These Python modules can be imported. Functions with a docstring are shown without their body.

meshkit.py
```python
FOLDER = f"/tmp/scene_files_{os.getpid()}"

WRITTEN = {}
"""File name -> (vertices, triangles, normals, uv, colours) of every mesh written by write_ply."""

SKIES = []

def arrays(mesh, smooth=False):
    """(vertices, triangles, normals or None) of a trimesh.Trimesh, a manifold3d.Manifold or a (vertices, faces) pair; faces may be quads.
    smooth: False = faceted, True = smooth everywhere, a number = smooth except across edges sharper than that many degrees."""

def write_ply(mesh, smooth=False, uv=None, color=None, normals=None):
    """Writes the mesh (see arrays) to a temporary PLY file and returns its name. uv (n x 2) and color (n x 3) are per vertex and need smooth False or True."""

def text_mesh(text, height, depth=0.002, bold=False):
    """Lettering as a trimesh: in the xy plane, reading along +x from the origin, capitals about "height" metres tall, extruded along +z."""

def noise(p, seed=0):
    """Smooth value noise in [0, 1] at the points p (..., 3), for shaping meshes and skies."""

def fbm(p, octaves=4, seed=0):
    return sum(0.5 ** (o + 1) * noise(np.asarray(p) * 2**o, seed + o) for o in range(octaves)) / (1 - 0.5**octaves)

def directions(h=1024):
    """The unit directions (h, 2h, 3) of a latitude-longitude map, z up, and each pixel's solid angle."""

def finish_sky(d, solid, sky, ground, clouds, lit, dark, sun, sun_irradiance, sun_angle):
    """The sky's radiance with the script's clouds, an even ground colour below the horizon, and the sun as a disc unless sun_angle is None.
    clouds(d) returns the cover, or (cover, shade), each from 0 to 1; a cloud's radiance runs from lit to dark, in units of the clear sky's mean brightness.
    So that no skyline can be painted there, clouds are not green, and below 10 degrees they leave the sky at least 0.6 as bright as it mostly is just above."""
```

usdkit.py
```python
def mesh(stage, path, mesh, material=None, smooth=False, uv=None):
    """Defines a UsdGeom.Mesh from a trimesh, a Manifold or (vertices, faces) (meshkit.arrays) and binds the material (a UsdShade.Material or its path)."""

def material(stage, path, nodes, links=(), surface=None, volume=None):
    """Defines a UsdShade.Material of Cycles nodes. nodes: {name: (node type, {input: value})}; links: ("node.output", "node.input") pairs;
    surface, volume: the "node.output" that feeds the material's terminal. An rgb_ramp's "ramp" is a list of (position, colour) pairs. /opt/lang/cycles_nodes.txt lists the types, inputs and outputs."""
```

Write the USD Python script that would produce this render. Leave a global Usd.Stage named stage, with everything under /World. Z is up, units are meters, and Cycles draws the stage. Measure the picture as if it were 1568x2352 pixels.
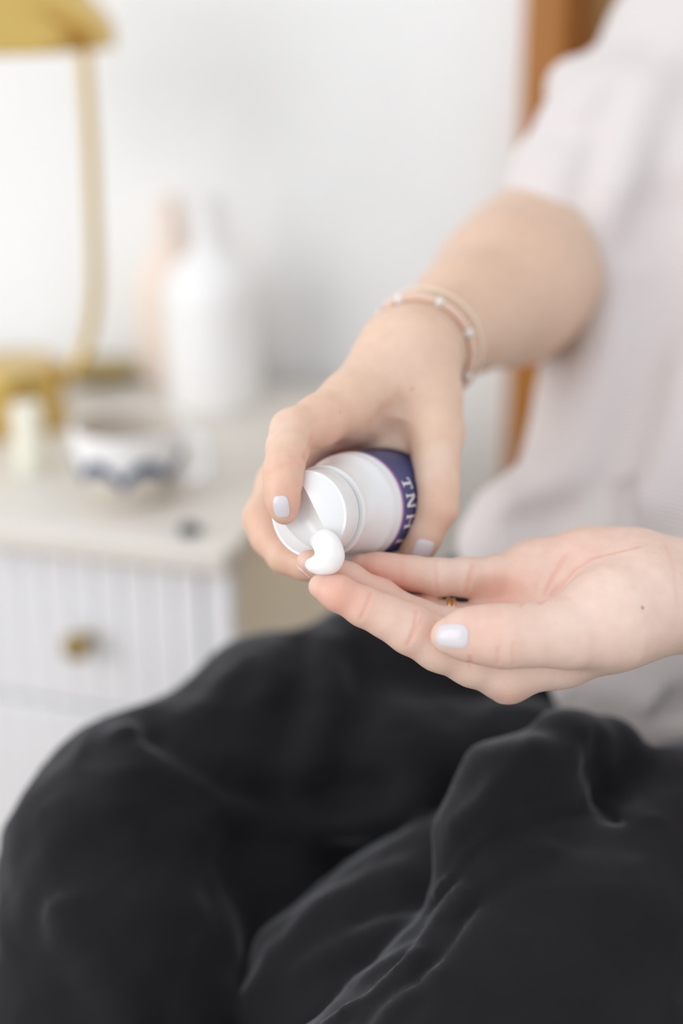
import math, random
import numpy as np, trimesh, manifold3d, usdkit, meshkit
from shapely.geometry import Polygon, LineString, box as sbox
from shapely.ops import unary_union
from pxr import Usd, UsdGeom, UsdLux, UsdShade, Gf, Sdf, Vt

stage = Usd.Stage.CreateInMemory()
UsdGeom.SetStageUpAxis(stage, UsdGeom.Tokens.z)
UsdGeom.SetStageMetersPerUnit(stage, 1.0)
W = UsdGeom.Xform.Define(stage, '/World')
UsdGeom.Scope.Define(stage, '/World/Looks')
A = np.array
rng = np.random.default_rng(7)

# ------------------------------------------------------------------ camera
PITCH = math.radians(22.0)
CAM = A([0.0, 0.0, 1.0])
FPX = 1568 / 24.0 * 50.0
FWD = A([0, math.cos(PITCH), -math.sin(PITCH)])
RGT = A([1.0, 0, 0])
UPV = A([0, math.sin(PITCH), math.cos(PITCH)])
cam = UsdGeom.Camera.Define(stage, '/World/camera')
cam.CreateHorizontalApertureAttr(24.0); cam.CreateVerticalApertureAttr(36.0)
cam.CreateFocalLengthAttr(50.0); cam.CreateFStopAttr(2.0); cam.CreateFocusDistanceAttr(0.607)
cam.CreateClippingRangeAttr(Gf.Vec2f(0.02, 50)); cam.CreateExposureAttr(-0.45)
cam.AddTranslateOp().Set(Gf.Vec3d(*CAM)); cam.AddRotateXOp().Set(90 - 22.0)

def P(px, py, d):
    """the world point that stands d metres before the camera on the ray through a photograph pixel"""
    return CAM + d * FWD + d * (px - 784) / FPX * RGT - d * (py - 1176) / FPX * UPV
def R_(rpx, d):
    return rpx * d / FPX

# ------------------------------------------------------------------ light: daylight from a window on the left, white room around
dome = UsdLux.DomeLight.Define(stage, '/World/room_daylight')
dome.CreateIntensityAttr(0.50); dome.CreateColorAttr(Gf.Vec3f(0.91, 0.945, 1.0))
def rect(name, pos, target, w, h, power, col):
    l = UsdLux.RectLight.Define(stage, '/World/' + name)
    l.CreateWidthAttr(w); l.CreateHeightAttr(h); l.CreateIntensityAttr(power); l.CreateColorAttr(Gf.Vec3f(*col))
    m = Gf.Matrix4d().SetLookAt(Gf.Vec3d(*pos), Gf.Vec3d(*target), Gf.Vec3d(0, 0, 1)).GetInverse()
    l.AddTransformOp().Set(m)
rect('window_light', (-2.7, -0.9, 1.7), (0.05, 0.9, 0.62), 2.2, 2.0, 4.5, (1.0, 0.985, 0.965))

# ------------------------------------------------------------------ materials
def mat(name, nodes, links=(), surface='p.BSDF'):
    return usdkit.material(stage, '/World/Looks/' + name, nodes, links, surface=surface)
def plain(name, col, rough=0.5, **kw):
    return mat(name, {'p': ('principled_bsdf', dict(base_color=col, roughness=rough, **kw))})
def grained(name, c1, c2, scale, rough=0.5, stretch=(1, 1, 1), bump=0.0, **kw):
    n = {'t': ('texture_coordinate', {}), 'mp': ('mapping', {'scale': stretch}), 'n': ('noise_texture', {'scale': scale, 'detail': 4.0}),
         'r': ('rgb_ramp', {'ramp': [(0.3, c1), (0.7, c2)]}), 'p': ('principled_bsdf', dict(roughness=rough, **kw))}
    l = [('t.object', 'mp.vector'), ('mp.vector', 'n.vector'), ('n.fac', 'r.fac'), ('r.color', 'p.base_color')]
    if bump:
        n['b'] = ('bump', {'strength': bump, 'distance': 0.0005}); l += [('n.fac', 'b.height'), ('b.normal', 'p.normal')]
    return mat(name, n, l)

M = {}
M['wall'] = grained('wall_paint', (0.84, 0.84, 0.83), (0.865, 0.865, 0.855), 14, 0.75)
M['white_paint'] = grained('white_painted_wood', (0.78, 0.785, 0.81), (0.83, 0.835, 0.855), 9, 0.42)
M['pale_wood'] = grained('pale_limed_wood', (0.69, 0.65, 0.585), (0.75, 0.71, 0.65), 12, 0.45, (1, 9, 9))
M['side_wood'] = grained('limed_wood_side', (0.77, 0.72, 0.585), (0.82, 0.77, 0.64), 12, 0.6, (9, 9, 1))
M['orange_wood'] = grained('orange_wood', (0.37, 0.14, 0.022), (0.44, 0.175, 0.03), 10, 0.4, (12, 12, 1))
M['tan_door'] = grained('tan_wood', (0.50, 0.33, 0.13), (0.56, 0.38, 0.16), 8, 0.45, (10, 10, 1))
M['floor'] = grained('brown_floor_wood', (0.30, 0.20, 0.13), (0.38, 0.27, 0.18), 6, 0.5, (1, 12, 1))
M['bedding'] = grained('beige_bedding', (0.58, 0.53, 0.46), (0.64, 0.59, 0.52), 60, 0.9, bump=0.2)
M['brass'] = plain('brass', (0.62, 0.43, 0.13), 0.22, metallic=1.0)
M['dark_brass'] = plain('aged_brass', (0.42, 0.32, 0.14), 0.35, metallic=1.0)
M['gold'] = plain('gold', (0.95, 0.74, 0.40), 0.28, metallic=1.0)
M['white_glaze'] = plain('white_glaze', (0.86, 0.85, 0.84), 0.25)
M['white_ceramic'] = plain('white_ceramic', (0.90, 0.895, 0.89), 0.5)
M['pink_clay'] = grained('pink_clay', (0.82, 0.68, 0.59), (0.85, 0.72, 0.63), 20, 0.7)
M['blue_glaze'] = plain('navy_glaze', (0.045, 0.085, 0.16), 0.3)
M['raw_clay'] = grained('raw_clay', (0.60, 0.54, 0.47), (0.66, 0.60, 0.53), 30, 0.8)
M['wax'] = plain('cream_wax', (0.86, 0.83, 0.70), 0.4, subsurface_weight=0.3, subsurface_scale=0.004, subsurface_radius=(1, 0.8, 0.5))
M['pebble'] = plain('dark_pebble', (0.05, 0.065, 0.085), 0.4)
M['white_plastic'] = plain('white_plastic', (0.75, 0.745, 0.74), 0.22, subsurface_weight=0.12, subsurface_scale=0.003, subsurface_radius=(1, 0.9, 0.8))
M['navy_label'] = grained('navy_label', (0.034, 0.052, 0.155), (0.041, 0.062, 0.18), 80, 0.38)
M['purple_foil'] = plain('purple_foil', (0.36, 0.13, 0.45), 0.35)
M['label_ink'] = plain('label_white_ink', (0.80, 0.76, 0.76), 0.5)
M['cream'] = plain('lotion', (0.86, 0.855, 0.83), 0.22, subsurface_weight=0.3, subsurface_scale=0.003, subsurface_radius=(1, 0.9, 0.75))
M['nail_paint'] = plain('lavender_white_polish', (0.63, 0.59, 0.615), 0.3, coat_weight=0.2)
M['nail_bare'] = plain('clear_polished_nail', (0.80, 0.60, 0.54), 0.12, coat_weight=0.5)
M['coral_bead'] = plain('coral_bead', (0.78, 0.56, 0.45), 0.45)
M['pearl'] = plain('pearl_bead', (0.74, 0.70, 0.64), 0.25, coat_weight=0.4)
M['clear_bead'] = mat('clear_bead', {'p': ('principled_bsdf', {'base_color': (0.97, 0.97, 0.97), 'roughness': 0.05, 'transmission_weight': 0.75})})
M['cream_cord'] = plain('cream_cord', (0.80, 0.66, 0.50), 0.6)

MOLES = [(1475, 1396, 5.0, (0.48, 0.25, 0.13)), (780, 946, 3.2, (0.50, 0.33, 0.14)), (946, 893, 5.0, (0.55, 0.36, 0.22))]
def skin_material(mole_points):
    n = {'a': ('attribute', {'attribute': 'tone'}), 'g': ('geometry', {}),
         'n1': ('noise_texture', {'scale': 160.0, 'detail': 3.0}), 'r1': ('rgb_ramp', {'ramp': [(0.25, (0.93, 0.90, 0.885)), (0.75, (1.0, 1.0, 1.0))]}),
         'm1': ('mix', {'mix_type': 'multiply', 'fac': 1.0}),
         'v': ('voronoi_texture', {'scale': 1500.0}), 'n2': ('noise_texture', {'scale': 900.0, 'detail': 4.0}),
         'ad': ('math', {'math_type': 'add'}),
         'b': ('bump', {'strength': 0.10, 'distance': 0.0004}),
         'p': ('principled_bsdf', {'roughness': 0.46, 'specular_ior_level': 0.42, 'subsurface_weight': 0.22, 'subsurface_scale': 0.004, 'subsurface_radius': (1.0, 0.38, 0.22)})}
    l = [('g.position', 'n1.vector'), ('g.position', 'v.vector'), ('g.position', 'n2.vector'), ('n1.fac', 'r1.fac'),
         ('a.color', 'm1.color1'), ('r1.color', 'm1.color2'), ('v.distance', 'ad.value1'), ('n2.fac', 'ad.value2'), ('ad.value', 'b.height'), ('b.normal', 'p.normal')]
    last = 'm1.color'
    for i, (pt, rad, col) in enumerate(mole_points):
        n[f'd{i}'] = ('vector_math', {'math_type': 'distance', 'vector2': tuple(pt)})
        n[f'k{i}'] = ('map_range', {'from_min': rad * 0.55, 'from_max': rad * 1.15, 'to_min': 0.85, 'to_max': 0.0, 'clamp': True})
        n[f'x{i}'] = ('mix', {'mix_type': 'mix', 'color2': col})
        l += [('g.position', f'd{i}.vector1'), (f'd{i}.value', f'k{i}.value'), (f'k{i}.result', f'x{i}.fac'), (last, f'x{i}.color1')]
        last = f'x{i}.color'
    l.append((last, 'p.base_color'))
    return mat('skin', n, l)

KNIT_DOWN = -UPV * 0.97 + RGT * -0.22; KNIT_DOWN /= np.linalg.norm(KNIT_DOWN)
M['trousers'] = mat('black_brushed_cotton', {
    'g': ('geometry', {}), 'n': ('noise_texture', {'scale': 900.0, 'detail': 3.0}), 'n2': ('noise_texture', {'scale': 26.0, 'detail': 3.0}),
    'r': ('rgb_ramp', {'ramp': [(0.2, (0.0056, 0.0051, 0.0063)), (0.8, (0.0096, 0.0088, 0.0106))]}),
    'b': ('bump', {'strength': 0.22, 'distance': 0.0004}),
    'p': ('principled_bsdf', {'roughness': 0.85, 'specular_ior_level': 0.2, 'sheen_weight': 0.30, 'sheen_roughness': 0.38, 'sheen_tint': (0.92, 0.94, 1.0)})},
    [('g.position', 'n.vector'), ('g.position', 'n2.vector'), ('n2.fac', 'r.fac'), ('r.color', 'p.base_color'), ('n.fac', 'b.height'), ('b.normal', 'p.normal')])
M['knit'] = mat('blush_rib_knit', {
    'a': ('vector_math', {'math_type': 'dot_product', 'vector2': tuple(KNIT_DOWN)}), 'mu': ('math', {'math_type': 'multiply', 'value2': 6.2831853 * 400.0}), 'sn': ('math', {'math_type': 'sine'}),
    'g': ('geometry', {}), 'n': ('noise_texture', {'scale': 420.0, 'detail': 2.0}), 'mm': ('math', {'math_type': 'multiply', 'value2': 0.5}), 'ad': ('math', {'math_type': 'add'}),
    'r': ('rgb_ramp', {'ramp': [(0.0, (0.62, 0.56, 0.54)), (1.0, (0.76, 0.705, 0.69))]}), 'mr': ('map_range', {'from_min': -1.0, 'from_max': 1.0, 'to_min': 0.0, 'to_max': 1.0}),
    'b': ('bump', {'strength': 0.3, 'distance': 0.0010}), 'p': ('principled_bsdf', {'roughness': 0.9, 'sheen_weight': 0.15, 'specular_ior_level': 0.2})},
    [('g.position', 'a.vector1'), ('a.value', 'mu.value1'), ('mu.value', 'sn.value1'), ('g.position', 'n.vector'), ('n.fac', 'mm.value1'), ('mm.value', 'ad.value1'), ('sn.value', 'ad.value2'),
     ('sn.value', 'mr.value'), ('mr.result', 'r.fac'), ('r.color', 'p.base_color'), ('ad.value', 'b.height'), ('b.normal', 'p.normal')])

# ------------------------------------------------------------------ naming, tagging
taken = {}
def numbered(path):
    if path not in taken:
        taken[path] = 0
        return path
    taken[path] += 1
    return f'{path}_{taken[path]:03d}'
def tag(p, label=None, cat=None, group=None, kind=None):
    p = p.GetPrim() if hasattr(p, 'GetPrim') else p
    for k, v in (('label', label), ('category', cat), ('group', group), ('kind', kind)):
        if v: p.SetCustomDataByKey(k, v)
    return p
def thing(name, label=None, cat=None, loc=(0, 0, 0), rotz=0.0, group=None, kind=None):
    x = UsdGeom.Xform.Define(stage, numbered('/World/' + name))
    x.AddTranslateOp().Set(Gf.Vec3d(*map(float, loc)))
    if rotz: x.AddRotateZOp().Set(rotz)
    tag(x, label, cat, group, kind)
    return x
def part(parent, name, mesh, m, smooth=30, label=None, kind=None, prim=None):
    base = parent.GetPath() if parent is not None else Sdf.Path('/World')
    u = usdkit.mesh(stage, numbered(f'{base}/{name}'), mesh, m, smooth)
    if label or kind: tag(u, label, None, None, kind)
    return u

# ------------------------------------------------------------------ mesh helpers
def rbox(sx, sy, sz, r=0.003, at=(0, 0, 0), n=8):
    r = min(r, sx / 2.01, sy / 2.01, sz / 2.01)
    s = manifold3d.Manifold.sphere(r, n * 4 if n < 8 else 16)
    pts = [s.translate((a * (sx / 2 - r), b * (sy / 2 - r), c * (sz / 2 - r))) for a in (-1, 1) for b in (-1, 1) for c in (-1, 1)]
    return manifold3d.Manifold.batch_hull(pts).translate(tuple(map(float, at)))
def lathe(profile, n=64):
    return trimesh.creation.revolve(A(profile, float), sections=n)
def tube(points, r, n=12, closed=False):
    p = A(points, float); m = len(p)
    rr = np.broadcast_to(np.asarray(r, float), (m,))
    t = np.roll(p, -1, 0) - np.roll(p, 1, 0) if closed else np.gradient(p, axis=0)
    t /= np.linalg.norm(t, axis=1, keepdims=True)
    ref = A([0, 0, 1.0]) if abs(t[0, 2]) < 0.9 else A([1.0, 0, 0])
    u = np.cross(t[0], ref); u /= np.linalg.norm(u); V = []
    for i in range(m):
        u = u - t[i] * (u @ t[i]); u /= np.linalg.norm(u); w = np.cross(t[i], u)
        a = np.arange(n) / n * 2 * math.pi
        V.append(p[i] + rr[i] * (np.cos(a)[:, None] * u + np.sin(a)[:, None] * w))
    V = np.vstack(V); F = []
    for i in range(m if closed else m - 1):
        j = (i + 1) % m
        for k in range(n):
            l = (k + 1) % n
            F += [[i * n + k, j * n + l, j * n + k], [i * n + k, i * n + l, j * n + l]]
    if not closed:
        c0, c1 = len(V), len(V) + 1
        V = np.vstack([V, p[:1], p[-1:]])
        for k in range(n):
            l = (k + 1) % n
            F += [[c0, l, k], [c1, (m - 1) * n + k, (m - 1) * n + l]]
    t_ = trimesh.Trimesh(V, A(F), process=False)
    if t_.volume < 0: t_.invert()
    return t_
def basis(z, x=None):
    z = A(z, float) / np.linalg.norm(z)
    x = A([1.0, 0, 0]) if x is None else A(x, float)
    x = x - z * (x @ z)
    if np.linalg.norm(x) < 1e-6: x = np.cross(z, [0, 0, 1.0])
    x /= np.linalg.norm(x)
    return np.stack([x, np.cross(z, x), z], 1)
def placed(mesh, R, t):
    m = mesh.copy() if isinstance(mesh, trimesh.Trimesh) else trimesh.Trimesh(*meshkit.arrays(mesh)[:2], process=False)
    T = np.eye(4); T[:3, :3] = R; T[:3, 3] = t
    m.apply_transform(T); return m

# ------------------------------------------------------------------ signed distance modelling (bodies and cloth)
def smin(a, b, k):
    h = np.clip(0.5 + 0.5 * (b - a) / k, 0, 1)
    return b * (1 - h) + a * h - k * h * (1 - h)
def cone(p, a, b, ra, rb, flat=None, s=1.0):
    a, b = a.astype(np.float32), b.astype(np.float32)
    ab = b - a; L = float(ab @ ab) + 1e-12
    q = p - a
    t = np.clip(q @ ab / L, 0, 1)
    q = q - t[..., None] * ab
    d2 = np.einsum('...i,...i', q, q)
    if flat is not None: d2 = d2 + (s * s - 1) * (q @ flat.astype(np.float32)) ** 2
    return np.sqrt(d2) - (ra + (rb - ra) * t)
def joints(rows, off=0.0):
    """(px, py, depth, radius in px) rows to points and radii"""
    return [(P(x, y, d + off), R_(r, d)) for x, y, d, r in rows]
def chain(p, js, k=0.004, flat=None, s=1.0):
    o = None
    for (a, ra), (b, rb) in zip(js[:-1], js[1:]):
        c = cone(p, a, b, ra, rb, flat, s)
        o = c if o is None else smin(o, c, k)
    return o
def line_dist(p, pts):
    o = None
    for a, b in zip(pts[:-1], pts[1:]):
        c = cone(p, a, b, 0.0, 0.0)
        o = c if o is None else np.minimum(o, c)
    return o
def grad(f, p, e=3e-4):
    p = p.astype(np.float32)
    g = np.stack([f(p + A(v, np.float32)) - f(p - A(v, np.float32)) for v in ((e, 0, 0), (0, e, 0), (0, 0, e))], -1)
    return g / np.maximum(np.linalg.norm(g, axis=-1, keepdims=True), 1e-9)
def nets(f, lo, hi, h, project=2, slack=0.0):
    lo = A(lo, float); n = np.ceil((A(hi) - lo) / h).astype(int) + 1
    ax = [(lo[i] + h * np.arange(n[i])).astype(np.float32) for i in range(3)]
    # blocks far from the surface are skipped
    v = np.full(n, 1.0, np.float32); B = 8; margin = h * B * 0.87 * 1.35 + slack
    nb = (n + B - 1) // B
    cen = np.stack(np.meshgrid(*[(lo[i] + h * np.minimum(np.arange(nb[i]) * B + (B - 1) / 2, n[i] - 1)).astype(np.float32) for i in range(3)], indexing='ij'), -1)
    fc = np.concatenate([f(c) for c in np.array_split(cen.reshape(-1, 3), max(1, cen[..., 0].size // 60000))]).reshape(nb)
    far_in = fc < -margin
    for b in np.argwhere(far_in): v[b[0] * B:(b[0] + 1) * B, b[1] * B:(b[1] + 1) * B, b[2] * B:(b[2] + 1) * B] = -1.0
    todo = np.argwhere(np.abs(fc) <= margin); off = np.stack(np.meshgrid(*[np.arange(B)] * 3, indexing='ij'), -1).reshape(-1, 3)
    for k in range(0, len(todo), 200):
        ix = (todo[k:k + 200, None] * B + off[None]).reshape(-1, 3)
        ix = ix[(ix < n).all(1)]
        v[tuple(ix.T)] = f((lo + h * ix).astype(np.float32))
    for d in range(3):
        sl = [slice(None)] * 3
        for e in (0, n[d] - 1):
            sl[d] = e; v[tuple(sl)] = np.maximum(v[tuple(sl)], 1e-5)
    s = v < 0
    cnt = np.zeros(n - 1, np.int8); pos = np.zeros((*(n - 1), 3), np.float32); num = np.zeros(n - 1, np.float32)
    for c in np.ndindex(2, 2, 2): cnt += s[c[0]:n[0] - 1 + c[0], c[1]:n[1] - 1 + c[1], c[2]:n[2] - 1 + c[2]]
    act = (cnt > 0) & (cnt < 8)
    ii = np.argwhere(act); idx = -np.ones(n - 1, np.int64); idx[act] = np.arange(len(ii))
    pos = np.zeros((len(ii), 3)); num = np.zeros(len(ii))
    C = [A(c) for c in np.ndindex(2, 2, 2)]
    for a in range(8):
        for b in range(a + 1, 8):
            if np.abs(C[a] - C[b]).sum() != 1: continue
            va = v[tuple((ii + C[a]).T)]; vb = v[tuple((ii + C[b]).T)]
            x = (va < 0) != (vb < 0)
            t = np.where(x, va / np.where(x, va - vb, 1), 0)
            pos += np.where(x[:, None], C[a] + t[:, None] * (C[b] - C[a]), 0); num += x
    V = lo + h * (ii + pos / num[:, None])
    F = []
    for d in range(3):
        o1, o2 = [k for k in range(3) if k != d]
        sl0 = [slice(1, n[k] - 1) for k in range(3)]; sl1 = list(sl0)
        sl0[d] = slice(0, n[d] - 1); sl1[d] = slice(1, n[d])
        a_, b_ = s[tuple(sl0)], s[tuple(sl1)]
        e = np.argwhere(a_ != b_) + A([0 if k == d else 1 for k in range(3)])
        flip = s[tuple(e.T)]
        def q(u, w):
            z = e.copy(); z[:, o1] -= u; z[:, o2] -= w; return idx[tuple(z.T)]
        quad = np.stack([q(1, 1), q(0, 1), q(0, 0), q(1, 0)], 1)
        if d == 1: flip = ~flip
        quad[~flip] = quad[~flip][:, ::-1]
        F.append(quad)
    Q = np.vstack(F); Q = Q[(Q >= 0).all(1)]
    for _ in range(project):
        p = V.astype(np.float32); V = V - np.clip(f(p), -h, h)[:, None] * grad(f, p)
    m = trimesh.Trimesh(V, np.vstack([Q[:, [0, 1, 2]], Q[:, [0, 2, 3]]]), process=False)
    if m.volume < 0: m.invert()
    return m
def hit(f, px, py, d0=0.45, d1=1.5):
    """first point of the surface f = 0 on the ray through a photograph pixel"""
    d = d0
    for _ in range(200):
        p = P(px, py, d); v = float(f(p[None].astype(np.float32))[0])
        if v < 1e-5: break
        d += max(v * 0.6, 2e-5)
        if d > d1: return None
    return P(px, py, d)
def trace(f, pts, n=4):
    """a polyline of pixels laid on a surface"""
    out = []
    for (x0, y0), (x1, y1) in zip(pts[:-1], pts[1:]):
        for t in np.linspace(0, 1, n, endpoint=False):
            h_ = hit(f, x0 + (x1 - x0) * t, y0 + (y1 - y0) * t)
            if h_ is not None: out.append(h_)
    h_ = hit(f, *pts[-1])
    if h_ is not None: out.append(h_)
    return out
def capped(f, px, py, d_default):
    h_ = hit(f, px, py)
    return P(px, py, d_default) if h_ is None else h_

#@@ROOM
# ================================================================== the room: axes turned 16 degrees
ROT = -16.0
E1 = A([math.cos(math.radians(ROT)), math.sin(math.radians(ROT)), 0]); E2 = A([-E1[1], E1[0], 0])
NR = A([-0.078, 0.936, 0.0])                        # front right corner of the nightstand
def room(x, y, z): return NR + x * E1 + y * E2 + A([0, 0, z])
def room_obj(name, mesh, m, kind='structure', smooth=30):
    u = usdkit.mesh(stage, '/World/' + name, mesh, m, smooth)
    u.AddTranslateOp().Set(Gf.Vec3d(*map(float, NR))); u.AddRotateZOp().Set(ROT)
    if kind: tag(u, kind=kind)
    return u
WALL_Y = 0.40
TRIM_X = 0.1315
room_obj('wall_back', rbox(3.0 + TRIM_X, 0.1, 2.6, 0.001, ((TRIM_X - 3.0) / 2, WALL_Y + 0.05, 1.3)), M['wall'])
fl = thing('floor', kind='structure', loc=NR, rotz=ROT)
for i in range(13):
    for j in range(2):
        part(fl, 'plank', rbox(1.98, 0.148, 0.02, 0.002, (-1.6 + j * 2.0 + 0.35 * (i % 3), 0.32 - i * 0.15, -0.0105)), M['floor'])
# door casing and door on the right of the wall
cs = thing('trim_1', kind='structure', loc=NR, rotz=ROT)
part(cs, 'casing_board', rbox(0.036, 0.13, 2.1, 0.003, (TRIM_X + 0.018, WALL_Y + 0.045, 1.05)), M['orange_wood'])
part(cs, 'door_stop', rbox(0.014, 0.09, 2.1, 0.002, (TRIM_X + 0.0435, WALL_Y + 0.075, 1.05)), M['orange_wood'])
dr = thing('door_1', kind='structure', loc=NR, rotz=ROT)
part(dr, 'door_leaf', rbox(0.80, 0.04, 2.08, 0.002, (TRIM_X + 0.452, WALL_Y + 0.09, 1.04)), M['tan_door'])

# nightstand
NH = 0.60; NW = 0.50; ND = 0.375
ns = thing('nightstand', 'white beadboard nightstand with limed wood top and small brass knobs', 'nightstand', NR, ROT)
part(ns, 'table_top', rbox(NW + 0.012, ND + 0.012, 0.022, 0.004, (-NW / 2 + 0.0, ND / 2 - 0.004, NH - 0.011)), M['pale_wood'], label='pale limed wood top')
part(ns, 'edge_moulding', rbox(NW + 0.004, 0.012, 0.020, 0.004, (-NW / 2, -0.0125, NH - 0.0115)), M['pale_wood'])
part(ns, 'side_panel', rbox(0.016, ND - 0.012, 0.33, 0.002, (-0.010, ND / 2 + 0.002, NH - 0.022 - 0.165)), M['side_wood'], label='plain limed wood side panel')
part(ns, 'side_panel', rbox(0.016, ND - 0.012, 0.33, 0.002, (-NW + 0.010, ND / 2 + 0.002, NH - 0.022 - 0.165)), M['side_wood'])
part(ns, 'back_panel', rbox(NW - 0.04, 0.01, 0.33, 0.002, (-NW / 2, ND - 0.012, NH - 0.022 - 0.165)), M['side_wood'])
part(ns, 'bottom_panel', rbox(NW - 0.04, ND - 0.03, 0.014, 0.002, (-NW / 2, ND / 2, NH - 0.345)), M['side_wood'])
part(ns, 'stile', rbox(0.022, 0.018, 0.33, 0.003, (-0.011, 0.004, NH - 0.022 - 0.165)), M['white_paint'])
part(ns, 'stile', rbox(0.022, 0.018, 0.33, 0.003, (-NW + 0.011, 0.004, NH - 0.022 - 0.165)), M['white_paint'])
for sx in (-0.02, -NW + 0.02):
    for sy in (0.02, ND - 0.03):
        part(ns, 'leg', lathe([(0, 0), (0.009, 0), (0.010, 0.005), (0.016, 0.25), (0, 0.25)], 20).apply_translation((sx, sy, 0.0005)), M['pale_wood'])
for z0, z1 in ((NH - 0.157, NH - 0.027), (NH - 0.318, NH - 0.1605)):
    x0, x1 = -NW + 0.026, -0.0265
    dw = part(ns, 'drawer', rbox(x1 - x0, 0.016, z1 - z0, 0.002, ((x0 + x1) / 2, 0.012, (z0 + z1) / 2)), M['white_paint'])
    nb = 21; wd = (x1 - x0) / nb
    for i in range(nb):
        part(dw, 'bead_strip', rbox(wd - 0.0012, 0.006, z1 - z0 - 0.004, 0.0016, (x0 + (i + 0.5) * wd, 0.003, (z0 + z1) / 2), n=3), M['white_paint'])
    for kx in (-0.121, -NW + 0.121):
        kn = lathe([(0, 0), (0.0045, 0), (0.0045, 0.010), (0.0095, 0.014), (0.0115, 0.019), (0.009, 0.024), (0, 0.026)], 28)
        kn.apply_transform(trimesh.transformations.rotation_matrix(math.pi / 2, (1, 0, 0))); kn.apply_translation((kx, 0.001, (z0 + z1) / 2 - 0.002))
        part(dw, 'knob', kn, M['dark_brass'], label='round brass knob')

def on_top(px, py):
    """the point of the nightstand top under a pixel"""
    r = FWD + (px - 784) / FPX * RGT - (py - 1176) / FPX * UPV
    return CAM + r * ((NH - CAM[2]) / r[2])

# mug: white glaze, navy scalloped line, bare clay foot
pm = on_top(302, 1138)
mg = thing('mug', 'wide white mug with navy scalloped band and bare clay foot', 'mug', pm)
def mug_r(z):
    return float(np.interp(z, [0, .004, .011, .022, .034, .048, .059], [.029, .032, .0360, .0395, .0418, .0430, .0428]))
zs = np.linspace(0, 0.070, 29)
NB = 7
def scallop(phi): return 0.0270 + 0.0145 * np.abs(np.sin((phi + math.pi / 2) * NB / 2)) ** 0.75
def band(z_lo, z_hi, off, n=144, m=14, inner=0.003):
    """a curved wall between two height functions round the mug"""
    ph = np.arange(n) / n * 2 * math.pi; V = []; F = []
    lo, hi = z_lo(ph), z_hi(ph)
    for j in range(m + 1):
        z = lo + (hi - lo) * j / m
        r = A([mug_r(a) for a in z]) + off
        V.append(np.stack([r * np.cos(ph), r * np.sin(ph), z], 1))
    for j in range(m + 1):
        z = hi + (lo - hi) * j / m
        r = A([mug_r(a) for a in z]) - inner
        V.append(np.stack([r * np.cos(ph), r * np.sin(ph), z], 1))
    V = np.vstack(V); k = 2 * m + 2
    for j in range(k):
        for i in range(n):
            a, b = j * n + i, j * n + (i + 1) % n; c, d = ((j + 1) % k) * n + i, ((j + 1) % k) * n + (i + 1) % n
            F += [[a, b, d], [a, d, c]]
    return trimesh.Trimesh(V, A(F), process=False)
cst = lambda c: (lambda ph: np.full_like(ph, c))
part(mg, 'foot', trimesh.util.concatenate([band(cst(0.0005), lambda ph: scallop(ph) - 0.0115, 0, inner=0.002), trimesh.creation.cylinder(0.030, 0.004, sections=48).apply_translation((0, 0, 0.0026))]), M['raw_clay'], label='bare clay lower body')
part(mg, 'scalloped_band', band(lambda ph: scallop(ph) - 0.0115, scallop, 0.0002, inner=0.002), M['blue_glaze'], label='navy scalloped band')
part(mg, 'bowl', band(scallop, cst(0.059), 0), M['white_glaze'], label='white glazed upper body')
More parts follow.
